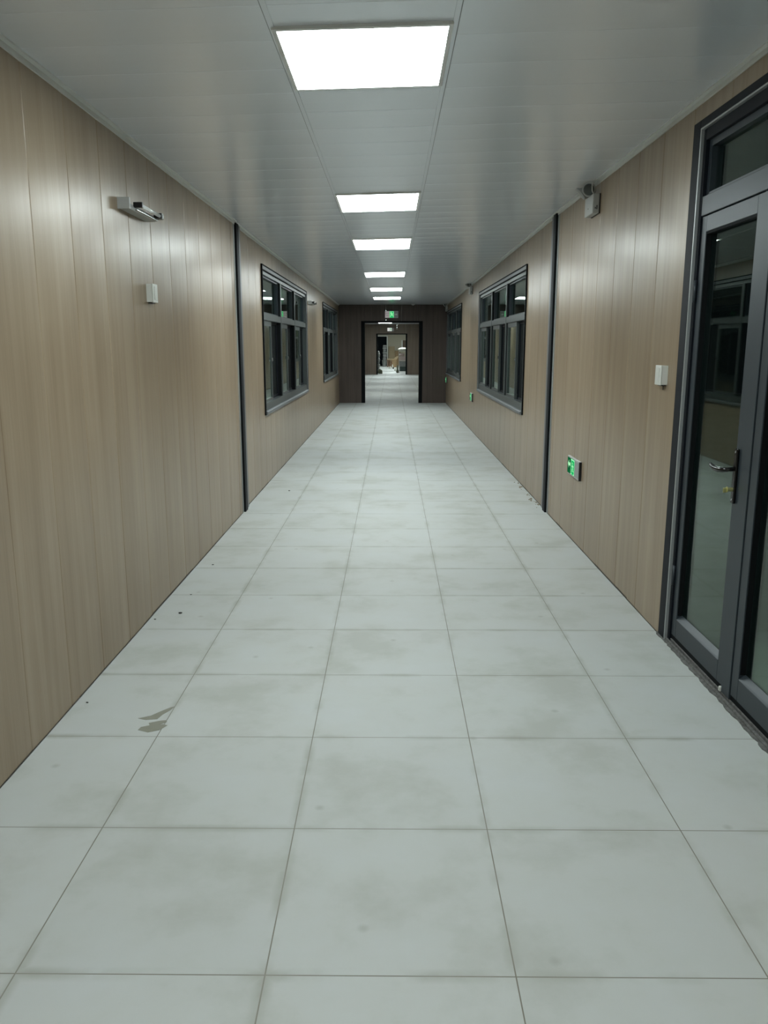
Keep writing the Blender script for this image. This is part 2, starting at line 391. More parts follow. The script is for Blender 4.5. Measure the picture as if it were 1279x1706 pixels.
ceiling('ceiling_second', Y1 + .12, Y2, XL, 1.43, 'metal strip ceiling of the second corridor', 0.4)
tag(obj('ceiling_storage', box(B(), -2.7, 2.7, Y2 + .12, Y3 + .1, 2.5, 2.56), 'ceiling'), 'pale ceiling of the storage room', 'ceiling', kind='structure')
def run(name, ya, yb, x0, x1, dz0, dz1, m, label, step=0.9, xref=None):
    """strip following the ceiling from ya to yb"""
    bm = B(); n = max(1, int((yb - ya) / step)); prev = None
    for k in range(n + 1):
        y = ya + (yb - ya) * k / n
        cur = [bm.verts.new((x, y, zc(x, y) + d)) for x, d in ((x0, dz0), (x1, dz0), (x1, dz1), (x0, dz1))]
        if prev:
            for i in range(4): bm.faces.new((prev[i], prev[(i+1) % 4], cur[(i+1) % 4], cur[i]))
        else: bm.faces.new(cur[::-1])
        prev = cur
    bm.faces.new(prev)
    return tag(obj(name, bm, m), label, 'trim', kind='structure')
run('trim_1', Y0, Y1, CL - .009, CL + .009, -0.004, 0.01, 'ceiling', 'thin ceiling profile left of the row of lamps')
run('trim_2', Y0, Y1, CR - .009, CR + .009, -0.004, 0.01, 'ceiling', 'thin ceiling profile right of the row of lamps')
run('trim_3', Y0, Y1, CL - .0125, CL - .0095, -0.0015, 0.01, 'seam', 'dark seam along the left ceiling profile')
run('trim_4', Y0, Y1, CR + .0095, CR + .0125, -0.0015, 0.01, 'seam', 'dark seam along the right ceiling profile')
for nm, x, s, a, b in (('trim_5', XL, 1, Y0, JOINT), ('trim_6', XL - .012, 1, JOINT, Y1), ('trim_7', XR, -1, Y0, JOINT), ('trim_8', XR + .005, -1, JOINT, Y1)):
    sd = 'left' if s > 0 else 'right'
    run(nm, a, b, min(x - s*.004, x + s * .030), max(x - s*.004, x + s * .030), -0.007, 0.002, 'white_trim', 'pale flat cornice along the ' + sd + ' wall, ' + ('near' if a == Y0 else 'far') + ' half')
    bm = B()
    o = run(nm.replace('trim_', 'trim_1'), a, b, min(x - s*.004, x + s * .009), max(x - s*.004, x + s * .009), -0.026, -0.006, 'white_trim', 'pale lip of the cornice on the ' + sd + ' wall, ' + ('near' if a == Y0 else 'far') + ' half')
# thin dark strip standing for the gap at the foot of the walls
for nm, x, s, a, b in (('foot_gap_left', XL, 1, Y0, JOINT), ('foot_gap_left_far', XL - .012, 1, JOINT, Y1), ('foot_gap_right', XR, -1, 4.03, JOINT), ('foot_gap_right_far', XR + .005, -1, JOINT, Y1)):
    bm = B(); rnd = random.Random(int(a) + 11); y = a
    while y < b:
        L = rnd.uniform(0.15, 0.6); h = rnd.uniform(0.003, 0.009); e = min(y + L, b)
        box(bm, x - s * .002, x + s * rnd.uniform(.003, .0045), y, e, 0, h); y = e
    tag(obj(nm, bm, 'gap'), 'dark uneven gap along the foot of the %s wall, %s half' % ('left' if s > 0 else 'right', 'near' if 'far' not in nm else 'far'), 'baseboard', kind='structure')
# vertical joint covers
for nm, side, X in (('trim_20', -1, XL), ('trim_21', 1, XR)):
    r = thing(nm, 'dark vertical joint strip in the %s wall' % ('left' if side < 0 else 'right'), 'trim', (X, JOINT, 0), kind='structure')
    zt = zc(X, JOINT) - 0.012
    sub('bright_edge', mapped(box(B(), JOINT - .055, JOINT - .004, -.004, .005, 0, zt, .001), side, X), 'alu_light', r)
    sub('gasket', mapped(box(B(), JOINT - .004, JOINT + .020, -.004, .021, 0, zt, .001), side, X), 'alu_black', r)
    sub('cover_strip', mapped(box(B(), JOINT + .0201, JOINT + .11, -.014, .021, 0, zt, .001), side, X), 'alu_blue', r)
    sub('edge_strip', mapped(box(B(), JOINT + .111, JOINT + .24, -.014, .008, 0, zt, .001), side, X), 'alu_mid', r)

# ------------------------------------------------------------------ ceiling lamps
def lamp_panel(y0, y1, xa, xb, label, grp):
    ym = (y0 + y1) / 2; x = (xa + xb) / 2; z = zc(x, ym) - 0.010
    r = thing('ceiling_light', label, 'light', (x, ym, z), grp)
    t = 0.016; bm = B(); zz = z + 0.012
    box(bm, xa - t, xa, y0 - t, y1 + t, z - .002, zz, .001); box(bm, xb, xb + t, y0 - t, y1 + t, z - .002, zz, .001)
    box(bm, xa, xb, y0 - t, y0, z - .002, zz); box(bm, xa, xb, y1, y1 + t, z - .002, zz)
    def tilt(b):
        for v in b.verts: v.co.z += zc(v.co.x, v.co.y) - zc(x, ym)
        return b
    sub('lamp_frame', tilt(bm), 'lampframe', r)
    sub('diffuser', tilt(box(B(), xa, xb, y0, y1, z, z + .006)), 'lamp', r)

GL = 'square lamp panels in the corridor ceiling'
lx = (-0.388, 0.190)
LY = [(2.985, 3.62), (6.05, 6.78), (8.50, 9.34), (12.1, 12.85), (15.2, 15.95), (17.9, 18.65)]
LB = ['largest glowing square ceiling lamp, nearest the viewer', 'second glowing ceiling lamp from the viewer, before the wall joints',
      'third glowing ceiling lamp from the viewer', 'fourth glowing ceiling lamp from the viewer', 'fifth glowing ceiling lamp from the viewer',
      'last glowing ceiling lamp before the green exit sign']
for (a, b), t in zip(LY, LB): lamp_panel(a, b, *lx, t, GL)
lamp_panel(0.02, 0.66, *lx, 'added ceiling lamp, unseen directly above the viewer', GL)  # out of view, added to light the near floor
lamp_panel(-3.1, -2.47, *lx, 'added ceiling lamp, unseen behind the viewer', GL)  # second unseen lamp, also added for the near floor
for i, y in enumerate((24.2, 28.9, 33.6)):  # lamps out of view, added to light the second corridor
    lamp_panel(y, y + .6, -0.6, 0.0, ['first', 'second', 'third', 'fourth'][i] + ' added lamp of the second corridor, unseen above the opening', 'lamp panels in the second corridor')
lamp_panel(37.8, 38.9, -0.6, 0.0, 'glowing lamp seen just under the head of the opening', 'lamp panels in the second corridor')
for yy, lb in ((44.0, 'nearer'), (49.0, 'middle'), (54.0, 'farther')):  # unseen lamps added to brighten the storage room
    r = thing('ceiling_light', lb + ' added lamp, unseen on the ceiling of the storage room', 'light', (0.2, yy, 2.49), 'added lamp panels in the storage room')
    sub('lamp_frame', box(B(), -.15, .65, yy - .6, yy + .6, 2.485, 2.50), 'lampframe', r); sub('diffuser', box(B(), -.12, .62, yy - .57, yy + .57, 2.478, 2.485), 'lamp', r)

# ------------------------------------------------------------------ sliding windows
def window(n, side, X, ya, yb, label, latch=True):
    r = thing('window_%d' % n, label, 'window', (X, (ya + yb) / 2, WZ0), kind='structure')
    def P(name, bm, m, par=r, sm=False): return sub(name, mapped(bm, side, X), m, par, sm)
    z0, z1 = WZ0, WZ1
    # casing on the wall
    bm = B(); t = .030
    box(bm, ya - t, ya + .004, .0, .014, z0 - t, z1 + t, .002); box(bm, yb - .004, yb + t, 0, .014, z0 - t, z1 + t, .002)
    box(bm, ya + .004, yb - .004, 0, .014, z1 - .004, z1 + t, .002)
    P('casing', bm, 'alu_mid')
    P('window_sill', box(B(), ya + .004, yb - .004, -.02, .028, z0 - t, z0 + .004, .003), 'alu_mid')
    bm = B(); g = .012
    box(bm, ya - t - g, ya - t, 0, .018, z0 - t, z1 + t + g); box(bm, yb + t, yb + t + g, 0, .018, z0 - t, z1 + t + g); box(bm, ya - t, yb + t, 0, .018, z1 + t, z1 + t + g)
    box(bm, ya + .0045, yb - .0045, 0, .010, z1 - .014, z1 - .0045)
    P('gasket', bm, 'alu_black')
    # outer frame
    bm = B(); f = .05; d0 = -.085
    box(bm, ya, ya + f, d0, -.004, z0, z1); box(bm, yb - f, yb, d0, -.004, z0, z1); box(bm, ya + f, yb - f, d0, -.004, z1 - f, z1); box(bm, ya + f, yb - f, d0, -.004, z0, z0 + .085)
    P('window_frame', bm, 'alu_in')
    W = (yb - ya - 2 * f) / 3; zt0, zt1 = 1.735, 1.805
    for k in (1, 2):
        u = ya + f + W * k
        P('mullion', box(B(), u - .026, u + .026, d0, .0, z0 + .085, z1 - f, .002), 'alu_in')
        bm = B(); near = u - .0265
        box(bm, u - .034, u - .0265, d0 + .01, -.012, z0 + .085, z1 - f); box(bm, u + .0265, u + .034, d0 + .01, -.012, z0 + .085, z1 - f)
        P('mullion_gasket', bm, 'alu_black')
    for k in range(3):
        a = ya + f + W * k + (.034 if k else 0); b = ya + f + W * (k + 1) - (.034 if k < 2 else 0)
        P('transom', box(B(), a, b, d0, -.002, zt0, zt1, .002), 'alu_in')
        bm = B(); e = .028
        box(bm, a, a + e, -.075, -.03, zt1, z1 - f); box(bm, b - e, b, -.075, -.03, zt1, z1 - f)
        box(bm, a + e, b - e, -.075, -.03, zt1, zt1 + e * .6); box(bm, a + e, b - e, -.075, -.03, z1 - f - e * .6, z1 - f)
        s = P('top_sash', bm, 'alu')
        P('glass_pane', box(B(), a + e, b - e, -.060, -.054, zt1 + e * .6, z1 - f - e * .6), 'glass', s)
        # lower lights: glazed half, screened half
        m_ = (a + b) / 2; zl, zh = z0 + .085, zt0
        if side < 0: ga, gb, sa, sb = a, m_ + .01, m_ + .01, b
        else: ga, gb, sa, sb = m_ - .01, b, a, m_ - .01
        bm = B(); e = .034
        box(bm, ga, ga + e, -.050, -.022, zl, zh); box(bm, gb - e, gb, -.050, -.022, zl, zh)
        box(bm, ga + e, gb - e, -.050, -.022, zl, zl + .03); box(bm, ga + e, gb - e, -.050, -.022, zh - .055, zh)
        s = P('sliding_sash', bm, 'alu_in')
        P('glass_pane', box(B(), ga + e, gb - e, -.038, -.032, zl + .03, zh - .055), 'glass', s)
        if latch:
            u = gb - .02 if side < 0 else ga + .02
            P('latch', box(B(), u - .009, u + .009, -.022, -.012, 1.29, 1.33, .003), 'steel', s)
        bm = B(); e = .03
        box(bm, sa, sa + e, -.082, -.056, zl, zh); box(bm, sb - e, sb, -.082, -.056, zl, zh); box(bm, sa + e, sb - e, -.082, -.056, zl, zl + .03); box(bm, sa + e, sb - e, -.082, -.056, zh - .03, zh)
        s = P('screen_frame', bm, 'alu_blue')
        P('insect_screen', box(B(), sa + e, sb - e, -.070, -.068, zl + .03, zh - .03), 'screen', s)
window(1, -1, XL - .012, *WIN_L[0], 'dark framed six-part sliding window, nearer one in the left wall')
window(2, -1, XL - .012, *WIN_L[1], 'dark framed sliding window in the left wall beside the end wall', False)
window(3, 1, XR + .005, *WIN_R[0], 'dark framed six-part sliding window, nearer one in the right wall')
window(4, 1, XR + .005, *WIN_R[1], 'dark framed sliding window in the right wall beside the end wall', False)
window(5, -1, XL, *W2[0], 'dark window in the left wall of the second corridor', False)
window(6, 1, 1.43, *W2[0], 'dark window in the right wall of the second corridor', False)

# ------------------------------------------------------------------ glass double door, right
def glass_door():
    S, X = 1, XR
    r = thing('door_1', 'dark grey aluminium double door with tall glass panes and a top light', 'door', (X, 3.2, 0), kind='structure')
    def P(name, bm, m, par=r, sm=False): return sub(name, mapped(bm, S, X), m, par, sm)
    ya, yb, zt = DOOR[0], DOOR[1], DOOR[3]
    # outer dark trim, white reveal line, jamb (u, d, z); d<0 goes into the wall
    bm = B(); t = .085
    box(bm, yb - t, yb, -.10, .004, 0, zt, .002); box(bm, ya, ya + t, -.10, .004, 0, zt, .002); box(bm, ya + t, yb - t, -.10, .004, zt - .035, zt, .002)
    P('door_trim', bm, 'alu_blue')
    bm = B(); a, b, z = ya + t, yb - t, zt - .035
    box(bm, b - .010, b, -.09, .003, 0, z, .001); box(bm, a, a + .010, -.09, .003, 0, z, .001); box(bm, a + .010, b - .010, -.09, .003, z - .008, z, .001)
    P('bright_edge', bm, 'alu_light')
    a, b, z = a + .010, b - .010, z - .008
    bm = B(); j = .028
    box(bm, b - j, b, -.09, -.012, 0, z, .001); box(bm, a, a + j, -.09, -.012, 0, z, .001); box(bm, a + j, b - j, -.09, -.012, z - .05, z, .001)
    P('door_frame', bm, 'alu_blue')
    a, b = a + j, b - j; zt0, zt1 = 2.050, 2.135
    P('transom', box(B(), a, b, -.09, -.014, zt0, zt1, .002), 'alu')
    bm = B(); e = .03; zz = z - .05
    box(bm, a, a + e, -.08, -.03, zt1, zz); box(bm, b - e, b, -.08, -.03, zt1, zz); box(bm, a + e, b - e, -.08, -.03, zt1, zt1 + .015); box(bm, a + e, b - e, -.08, -.03, zz - .03, zz)
    s = P('top_light_sash', bm, 'alu')
    P('glass_pane', box(B(), a + e, b - e, -.062, -.056, zt1 + .015, zz - .03), 'glass', s)
    # leaves
    def leaf(u0, u1, stn, stf, lever):
        z0, z1 = .045, zt0 - .004; bm = B(); F = -.020
        box(bm, u0, u0 + stn, -.075, F, z0, z1, .002); box(bm, u1 - stf, u1, -.075, F, z0, z1, .002)
        box(bm, u0 + stn, u1 - stf, -.075, F, z0, z0 + .095, .002); box(bm, u0 + stn, u1 - stf, -.075, F, z1 - .07, z1, .002)
        L = P('door_leaf', bm, 'alu')
        zg0, zg1 = z0 + .095, z1 - .07
        # sloping glazing bead at the foot
        bm = B(); prism(bm, [(F, zg0), (-.0455, zg0), (-.0455, zg0 + .022), (F - .006, zg0 + .004)], 'x', u0 + stn, u1 - stf)
        P('glazing_bead', bm, 'alu', L)
        P('glass_pane', box(B(), u0 + stn, u1 - stf, -.052, -.046, zg0, zg1), 'glass', L)
        bm = B(); q = .004
        box(bm, u1 - stf - q, u1 - stf, -.0455, F - .004, zg0 + .02, zg1); box(bm, u0 + stn, u0 + stn + q, -.0455, F - .004, zg0 + .02, zg1); box(bm, u0 + stn + q, u1 - stf - q, -.0455, F - .004, zg1 - .010, zg1)
        P('glass_gasket', bm, 'alu_black', L)
        if lever:
            u = u0 + .040
            H = P('handle_plate', box(B(), u - .014, u + .014, F, F + .012, .835, 1.062, .004, 2), 'gloss_black', L)
            pts = [(u, F + .008, .978), (u, F + .034, .976), (u + .006, F + .046, .974), (u + .020, F + .052, .972), (u + .06, F + .053, .968), (u + .10, F + .053, .968), (u + .135, F + .053, .974), (u + .150, F + .051, .980)]
            P('lever', path(B(), pts, [.009, .009, .009, .0105, .0115, .011, .009, .006], 12), 'gloss_black', L, True)
            bm = tube(B(), (u, F + .010, .893), (u, F + .034, .893), .0085); tube(bm, (u, F + .033, .893), (u, F + .036, .893), .012)
            box(bm, u - .002, u + .002, F + .036, F + .050, .880, .900, .001)
            P('lock_cylinder', bm, 'brass', L)
            bm = B(); tube(bm, (u, F + .012, 1.048), (u, F + .0135, 1.048), .004, n=10); tube(bm, (u, F + .012, .850), (u, F + .0135, .850), .004, n=10)
            P('screw', bm, 'steel', L)
        return L
    mid0, mid1 = 3.178, 3.258
    leaf(mid1 + .004, b - .004, .062, .055, True)
    leaf(a + .004, mid0 - .004, .062, .062, False)
    P('meeting_stile', box(B(), mid0, mid1, -.075, -.016, .022, zt0 - .004, .002), 'alu')
    bm = B(); box(bm, mid0 - .0035, mid0 - .0005, -.07, -.024, .05, zt0 - .01); box(bm, mid1 + .0005, mid1 + .0035, -.07, -.024, .05, zt0 - .01)
    P('leaf_gap', bm, 'alu_black')
    P('bottom_seal', box(B(), a, b, -.07, -.024, .012, .044), 'alu_black')
    # small hinge on the far jamb, pale rubber wedge under the leaf
    for zz in (.35, 1.72):
        bm = B(); tube(bm, (b + .002, -.012, zz - .05), (b + .002, -.012, zz + .05), .007); P('hinge', bm, 'alu', r, True)
    P('glide', box(B(), mid1 + .006, mid1 + .022, -.030, -.012, .018, .040, .003), 'plastic')
glass_door()
# wood header over the door is part of the right wall; rough threshold
bm = B(); rnd = random.Random(5); y = DOOR[0]
prof = []
while y < 4.05: prof.append((1.388 + rnd.uniform(-.006, .004), y)); y += rnd.uniform(.015, .04)
prism(bm, prof + [(XR + .085, 4.05), (XR + .085, DOOR[0])], 'z', 0.0, 0.006)
box(bm, XR + .000, XR + .012, DOOR[0], 4.02, .006, .016, .002); box(bm, XR + .018, XR + .085, DOOR[0], 4.02, .006, .021, .002)
tag(obj('door_threshold', bm, 'thresh'), 'rough grey unfinished threshold strip under the glass door', 'threshold', kind='structure')

# ------------------------------------------------------------------ wall fittings
def tube_fitting(y, z, X, label, grp):
    r = thing('wall_light', label, 'light', (X, y, z), grp)
    s = -1
    def P(name, bm, m, sm=False): return sub(name, mapped(bm, s, X), m, r, sm)
    P('mounting_plate', box(B(), y, y + .012, -.001, .062, z - .027, z + .027, .002), 'plastic_grey')
    bm = B(); prism(bm, [(.0, z - .022), (.052, z - .022), (.060, z - .014), (.040, z + .010), (.0, z + .022)], 'x', y + .0125, y + .47)
    # prism 'x' gives (a, d, z) which is the local (u, d, z)
    P('housing', bm, 'tubehi')
    P('reflector', box(B(), y + .10, y + .465, .056, .068, z - .020, z - .014, .001), 'steel')
    P('tube', tube(B(), (y + .12, .080, z + .006), (y + .46, .080, z + .006), .0095, n=18), 'tube', True)
    for u in (y + .10, y + .45):
        bm = B(); box(bm, u, u + .022, .048, .094, z - .006, z + .020, .003, 2); P('lamp_socket', bm, 'black' )
    P('end_cap', box(B(), y + .4725, y + .488, .045, .094, z - .012, z + .020, .004, 2), 'steel')
    return r
tf = tube_fitting(4.13, 2.150, XL, 'grey wall fitting with an unlit bare tube on the near left wall', 'unlit tube fittings on the left wall')
dup(tf, (-.012, 13.42 - 4.13, -.01), 'small unlit tube fitting between the two left windows')

def switch(side, X, y, z, label, grp=None, wire=False):
    r = thing('wall_switch', label, 'switch', (X, y, z), grp)
    P = lambda name, bm, m: sub(name, mapped(bm, side, X), m, r)
    P('back_box', box(B(), y - .043, y + .043, -.003, .030, z - .048, z + .048, .003, 2), 'plastic')
    P('switch_plate', box(B(), y - .0445, y + .0445, .0301, .038, z - .0495, z + .0495, .003, 2), 'plastic')
    P('rocker', box(B(), y - .022, y + .022, .038, .041, z - .036, z + .036, .001), 'plastic')
    bm = box(B(), y - .03, y + .03, .004, .026, z - .054, z - .0485); P('cable_inlet', bm, 'black')
    if wire: P('wire', tube(B(), (y + .01, .004, z - .075), (y + .01, .004, z - .0541), .0018, n=8), 'alu')
    return r
G = 'white surface switches on the corridor walls'
switch(-1, XL, 4.575, 1.752, 'slim white surface switch below the tube fitting on the left wall', G)
switch(1, XR, 4.205, 1.325, 'slim white surface switch beside the glass door', G, True)

def emergency(X, y, z, label, grp, ceil=2.56):
    r = thing('emergency_light', label, 'light', (X, y, z), grp)
    P = lambda name, bm, m, sm=False, par=r: sub(name, mapped(bm, 1, X), m, par, sm)
    P('back_plate', box(B(), y - .112, y + .112, .0, .006, z - .064, z + .064), 'black')
    P('battery_box', box(B(), y - .115, y + .115, .0061, .052, z - .062, z + .062, .006, 2), 'plastic_grey')
    bm = B(); tube(bm, (y + .01, .052, z - .018), (y + .01, .0535, z - .018), .004, n=10); P('test_button', bm, 'black')
    bm = B(); box(bm, y - .1165, y - .1149, .030, .036, z - .035, z - .024); box(bm, y - .1165, y - .1149, .020, .026, z - .038, z - .012); P('socket_slot', bm, 'black')
    for k, (u, d, dz, ax) in enumerate(((y + .085, .088, .105, (.15, .72, -.62)), (y - .030, .060, .112, (-.80, .50, -.25)))):
        a = Vector(ax).normalized(); c = Vector((u, d, z + dz - .010))
        b = tube(B(), (u, .030, z + .060), c - a * .01, .008); P('bracket', b, 'plastic_grey', True)
        hd = B(); tube(hd, c - a * .030, c - a * .005, .022, .043, 24); tube(hd, c - a * .005, c + a * .010, .046, .046, 24)
        h = P('lamp_head', hd, 'plastic_grey', True)
        P('lens', tube(B(), c + a * .0101, c + a * .014, .038, .030, 24), 'plastic_grey' if k == 0 else 'alu_in', True, h)
    pts = [(y - .05, .03, z + .062), (y - .075, .05, z + .085), (y - .085, .055, z + .125), (y - .06, .04, z + .14), (y - .03, .03, z + .12), (y - .02, .02, z + .062)]
    P('cable', path(B(), pts, .004, 8), 'plastic', True)
    return r
G = 'twin-head emergency lights high on the right wall'
em = emergency(XR, 5.86, 2.405, 'twin-head emergency light on the right wall near the glass door', G)
dup(em, (.005, 14.6 - 5.86, -.01), 'twin-head emergency light beside the nearer right window')
dup(em, (.005, 20.86 - 5.86, -.055), 'small twin-head emergency light in the corner by the end wall')

# ------------------------------------------------------------------ exit signs
def man(bm, ox, oz, s, d, flip=1):
    """running figure, local 2-D (u right, z up), origin centre"""
    def poly(pts): 
        v = [bm.verts.new((ox + flip * x * s, d, oz + z * s)) for x, z in pts]; bm.faces.new(v)
    n = 12; poly([(-.10 + .10 * math.cos(2*PI*i/n), .36 + .10 * math.sin(2*PI*i/n)) for i in range(n)])
    poly([(-.13, .24), (.07, .24), (.12, -.06), (-.04, -.08)])            # torso
    poly([(-.12, .24), (-.20, .20), (-.34, .04), (-.29, .00), (-.14, .12)])   # arm front
    poly([(.05, .24), (.20, .14), (.34, .20), (.36, .14), (.20, .04), (.06, .12)])   # arm back
    poly([(-.05, -.04), (.06, -.08), (-.10, -.24), (-.22, -.44), (-.30, -.40), (-.16, -.18)])   # leg front
    poly([(.02, -.04), (.13, -.04), (.18, -.22), (.40, -.26), (.40, -.34), (.12, -.30)])   # leg back
def arrow(bm, ox, oz, s, d, flip=1):
    v = [(-.5, 0), (-.05, .38), (-.05, .14), (.5, .14), (.5, -.14), (-.05, -.14), (-.05, -.38)]
    bm.faces.new([bm.verts.new((ox + flip * x * s, d, oz + z * s)) for x, z in v])
def place(bm, fn):
    for v in bm.verts: v.co = Vector(fn(v.co))
    return bm
def exit_low(y, z, label, grp, X=XR):
    """low wall sign; local u to the right when facing the wall (towards the viewer = -Y)"""
    r = thing('exit_sign', label, 'sign', (X, y, z), grp)
    fn = lambda p: (X - p[1], y - p[0], z + p[2])
    P = lambda name, bm, m: sub(name, place(bm, fn), m, r)
    P('casing', box(B(), -.20, .20, -.002, .016, -.070, .070, .002), 'plastic_grey')
    P('dark_edge', box(B(), .2001, .208, 0, .019, -.070, .070), 'black')
    P('arrow_panel', box(B(), -.190, -.075, .0161, .018, -.060, .060), 'green_dk')
    P('figure_panel', box(B(), -.074, .050, .0161, .018, -.060, .060), 'green')
    P('blank_panel', box(B(), .052, .19, .0161, .018, -.060, .060), 'sign_grey')
    bm = B(); arrow(bm, -.132, .012, .085, .0186); P('arrow', bm, 'green_lt')
    bm = B(); man(bm, -.012, -.004, .088, .0188)
    for a, b, c, d in ((-.072, -.064, -.058, .058), (.038, .046, -.058, .058), (-.064, .038, .050, .058), (-.064, -.03, -.058, -.050), (.01, .038, -.058, -.050)):
        bm.faces.new([bm.verts.new(p) for p in ((a, .0187, c), (b, .0187, c), (b, .0187, d), (a, .0187, d))])
    P('running_figure', bm, 'green_lt')
    return r
G = 'low green exit signs on the right wall'
xs = exit_low(6.11, .562, 'low green exit sign with arrow on the near right wall', G)
dup(xs, (.005, 14.25 - 6.11, .02), 'low green exit sign below the far end of the nearer right window')
dup(xs, (.005, 20.84 - 6.11, .035), 'tiny low exit sign in the right corner by the end wall')

def text_mesh(s, size, m, parent, fn, name):
    cu = bpy.data.curves.new('t', 'FONT'); cu.body = s; cu.size = size; cu.align_x = 'CENTER'; cu.align_y = 'CENTER'; cu.extrude = 0.0006
    t = bpy.data.objects.new('t', cu); C.objects.link(t); bpy.context.view_layer.update()
    me = bpy.data.meshes.new_from_object(t.evaluated_get(bpy.context.evaluated_depsgraph_get()))
    bpy.data.objects.remove(t); bpy.data.curves.remove(cu)
    for v in me.vertices: v.co = Vector(fn((v.co.x, v.co.z, v.co.y)))
    me.name = name; me.materials.clear(); me.materials.append(M[m])
    root = parent
    while root.parent: root = root.parent
    me.transform(Matrix.Translation(-root.location)); o = bpy.data.objects.new(name, me); C.objects.link(o); o.parent = parent; return o
def exit_high(x, yw, z, w_, h_, label, far=False):
    r = thing('exit_sign', label, 'sign', (x, yw, z))
    fn = lambda p: (x + p[0], yw - p[1], z + p[2])
    P = lambda name, bm, m: sub(name, place(bm, fn), m, r)
    a, b = w_ / 2, h_ / 2
    P('hood', box(B(), -a - .01, a + .01, -.002, .045, b, b + .014), 'black')
    P('casing', box(B(), -a, a, -.002, .028, -b, b, .003), 'plastic_grey')
    e = .0285; t1, t2 = -a + w_ * .34, -a + w_ * .68
    P('text_panel', box(B(), -a + .006, t1, e - .0004, e + .002, -b + .006, b - .006), 'white_lit' if far else 'sign_pale')
    P('figure_panel', box(B(), t1 + .001, t2, e - .0004, e + .002, -b + .006, b - .006), 'white_lit' if far else 'green')
    P('arrow_panel', box(B(), t2 + .001, a - .006, e - .0004, e + .002, -b + .006, b - .006), 'sign_grey')
    bm = B(); man(bm, (t1 + t2) / 2, 0, h_ * .72, e + .003)
    c0, c1 = t1 + .006, t2 - .006
    for q in ((c0, c0 + .006, -b + .014, b - .014), (c1 - .006, c1, -b + .014, b - .014), (c0, c1, b - .02, b - .014)):
        bm.faces.new([bm.verts.new(p) for p in ((q[0], e + .0028, q[2]), (q[1], e + .0028, q[2]), (q[1], e + .0028, q[3]), (q[0], e + .0028, q[3]))])
    P('running_figure', bm, 'green' if far else 'green_lt')
    bm = B(); arrow(bm, (t2 + a) / 2, 0, w_ * .2, e + .003, -1); P('arrow', bm, 'plastic')
    if not far:
        cx = (-a + .006 + t1) / 2
        text_mesh('安全出口', .026, 'sign_grey', r, lambda p: fn((cx + p[0], e + .0025 + p[1], .022 + p[2])), 'lettering')
        text_mesh('EXIT', .030, 'sign_grey', r, lambda p: fn((cx + p[0], e + .0025 + p[1], -.030 + p[2])), 'lettering')
    return r
exit_high(0.0, Y1, 2.222, .335, .170, 'lit green exit sign above the opening in the dark end wall')
exit_high(-.045, Y2, 2.21, .33, .17, 'small whitish lit exit sign above the far opening in the second corridor', True)

# small round detectors under the ceiling
def detector(x, y, label):
    z = zc(x, y); r = thing('smoke_detector', label, 'detector', (x, y, z))
    sub('mounting_base', tube(B(), (x, y, z - .012), (x, y, z + .003), .055, .055, 24), 'plastic_grey', r, True)
    sub('sensor_dome', tube(tube(B(), (x, y, z - .034), (x, y, z - .0121), .040, .052, 24), (x, y, z - .045), (x, y, z - .0341), .015, .028, 20), 'plastic_grey', r, True)
detector(.53, 20.6, 'round grey detector on the ceiling right of the exit sign')
detector(.31, 40.6, 'round grey detector on the ceiling of the second corridor')

# ------------------------------------------------------------------ stain and debris on the floor
bm = B()
prism(bm, [(-.990, 2.925), (-.945, 2.905), (-.905, 2.925), (-.885, 2.965), (-.905, 2.975), (-.92, 2.972), (-.895, 2.995), (-.90, 3.01), (-.925, 3.005), (-.965, 2.985), (-.955, 2.965), (-.985, 2.95)], 'z', 0, .0008)
prism(bm, [(-1.02, 3.025), (-.985, 3.012), (-.94, 3.02), (-.93, 3.06), (-.91, 3.10), (-.90, 3.135), (-.912, 3.13), (-.93, 3.11), (-.95, 3.085), (-.975, 3.05)], 'z', 0, .0008)
tag(obj('floor_stain', bm, 'stain'), 'greyish dried smear on the tiles near the left wall', 'stain')
CH = [(-1.183, 4.327, .012, 'black pebble-like chip on the tiles by the left wall'), (-1.295, 4.225, .007, 'tiny dark crumb close to the left wall, behind the smear'),
      (-1.279, 3.168, .006, 'tiny dark crumb on the tile left of the dried smear'), (-1.206, 4.672, .006, 'tiny brown crumb beyond the black chip'),
      (-1.05, 8.211, .012, 'dark crumb on the floor below the nearer left window'), (-1.22, 5.35, .007, 'tiny crumb by the left wall well before the joint strip')]
for i, (x, y, s, t) in enumerate(CH):
    tag(obj('floor_chip', lump(B(), (x, y, s * .32), (s, s * .8, s * .4), i, .3, 1), 'debris', loc=(x, y, 0)), t, 'debris', 'loose crumbs by the left wall')
bm = B(); rnd = random.Random(9)
for k in range(26):
    x = XR - rnd.uniform(.01, .055); y = rnd.choice([7.9, 8.3, 8.6, 7.5]) + rnd.uniform(-.2, .2); s = rnd.uniform(.005, .014)
    lump(bm, (x, y, s * .25), (s * rnd.uniform(.6, 1.2), s * 2, s * .4), k, .3, 1)
tag(obj('mortar_crumbs', bm, 'debris_tan'), 'loose tan crumbs along the foot of the right wall beyond the joint strip', 'debris', kind='stuff')

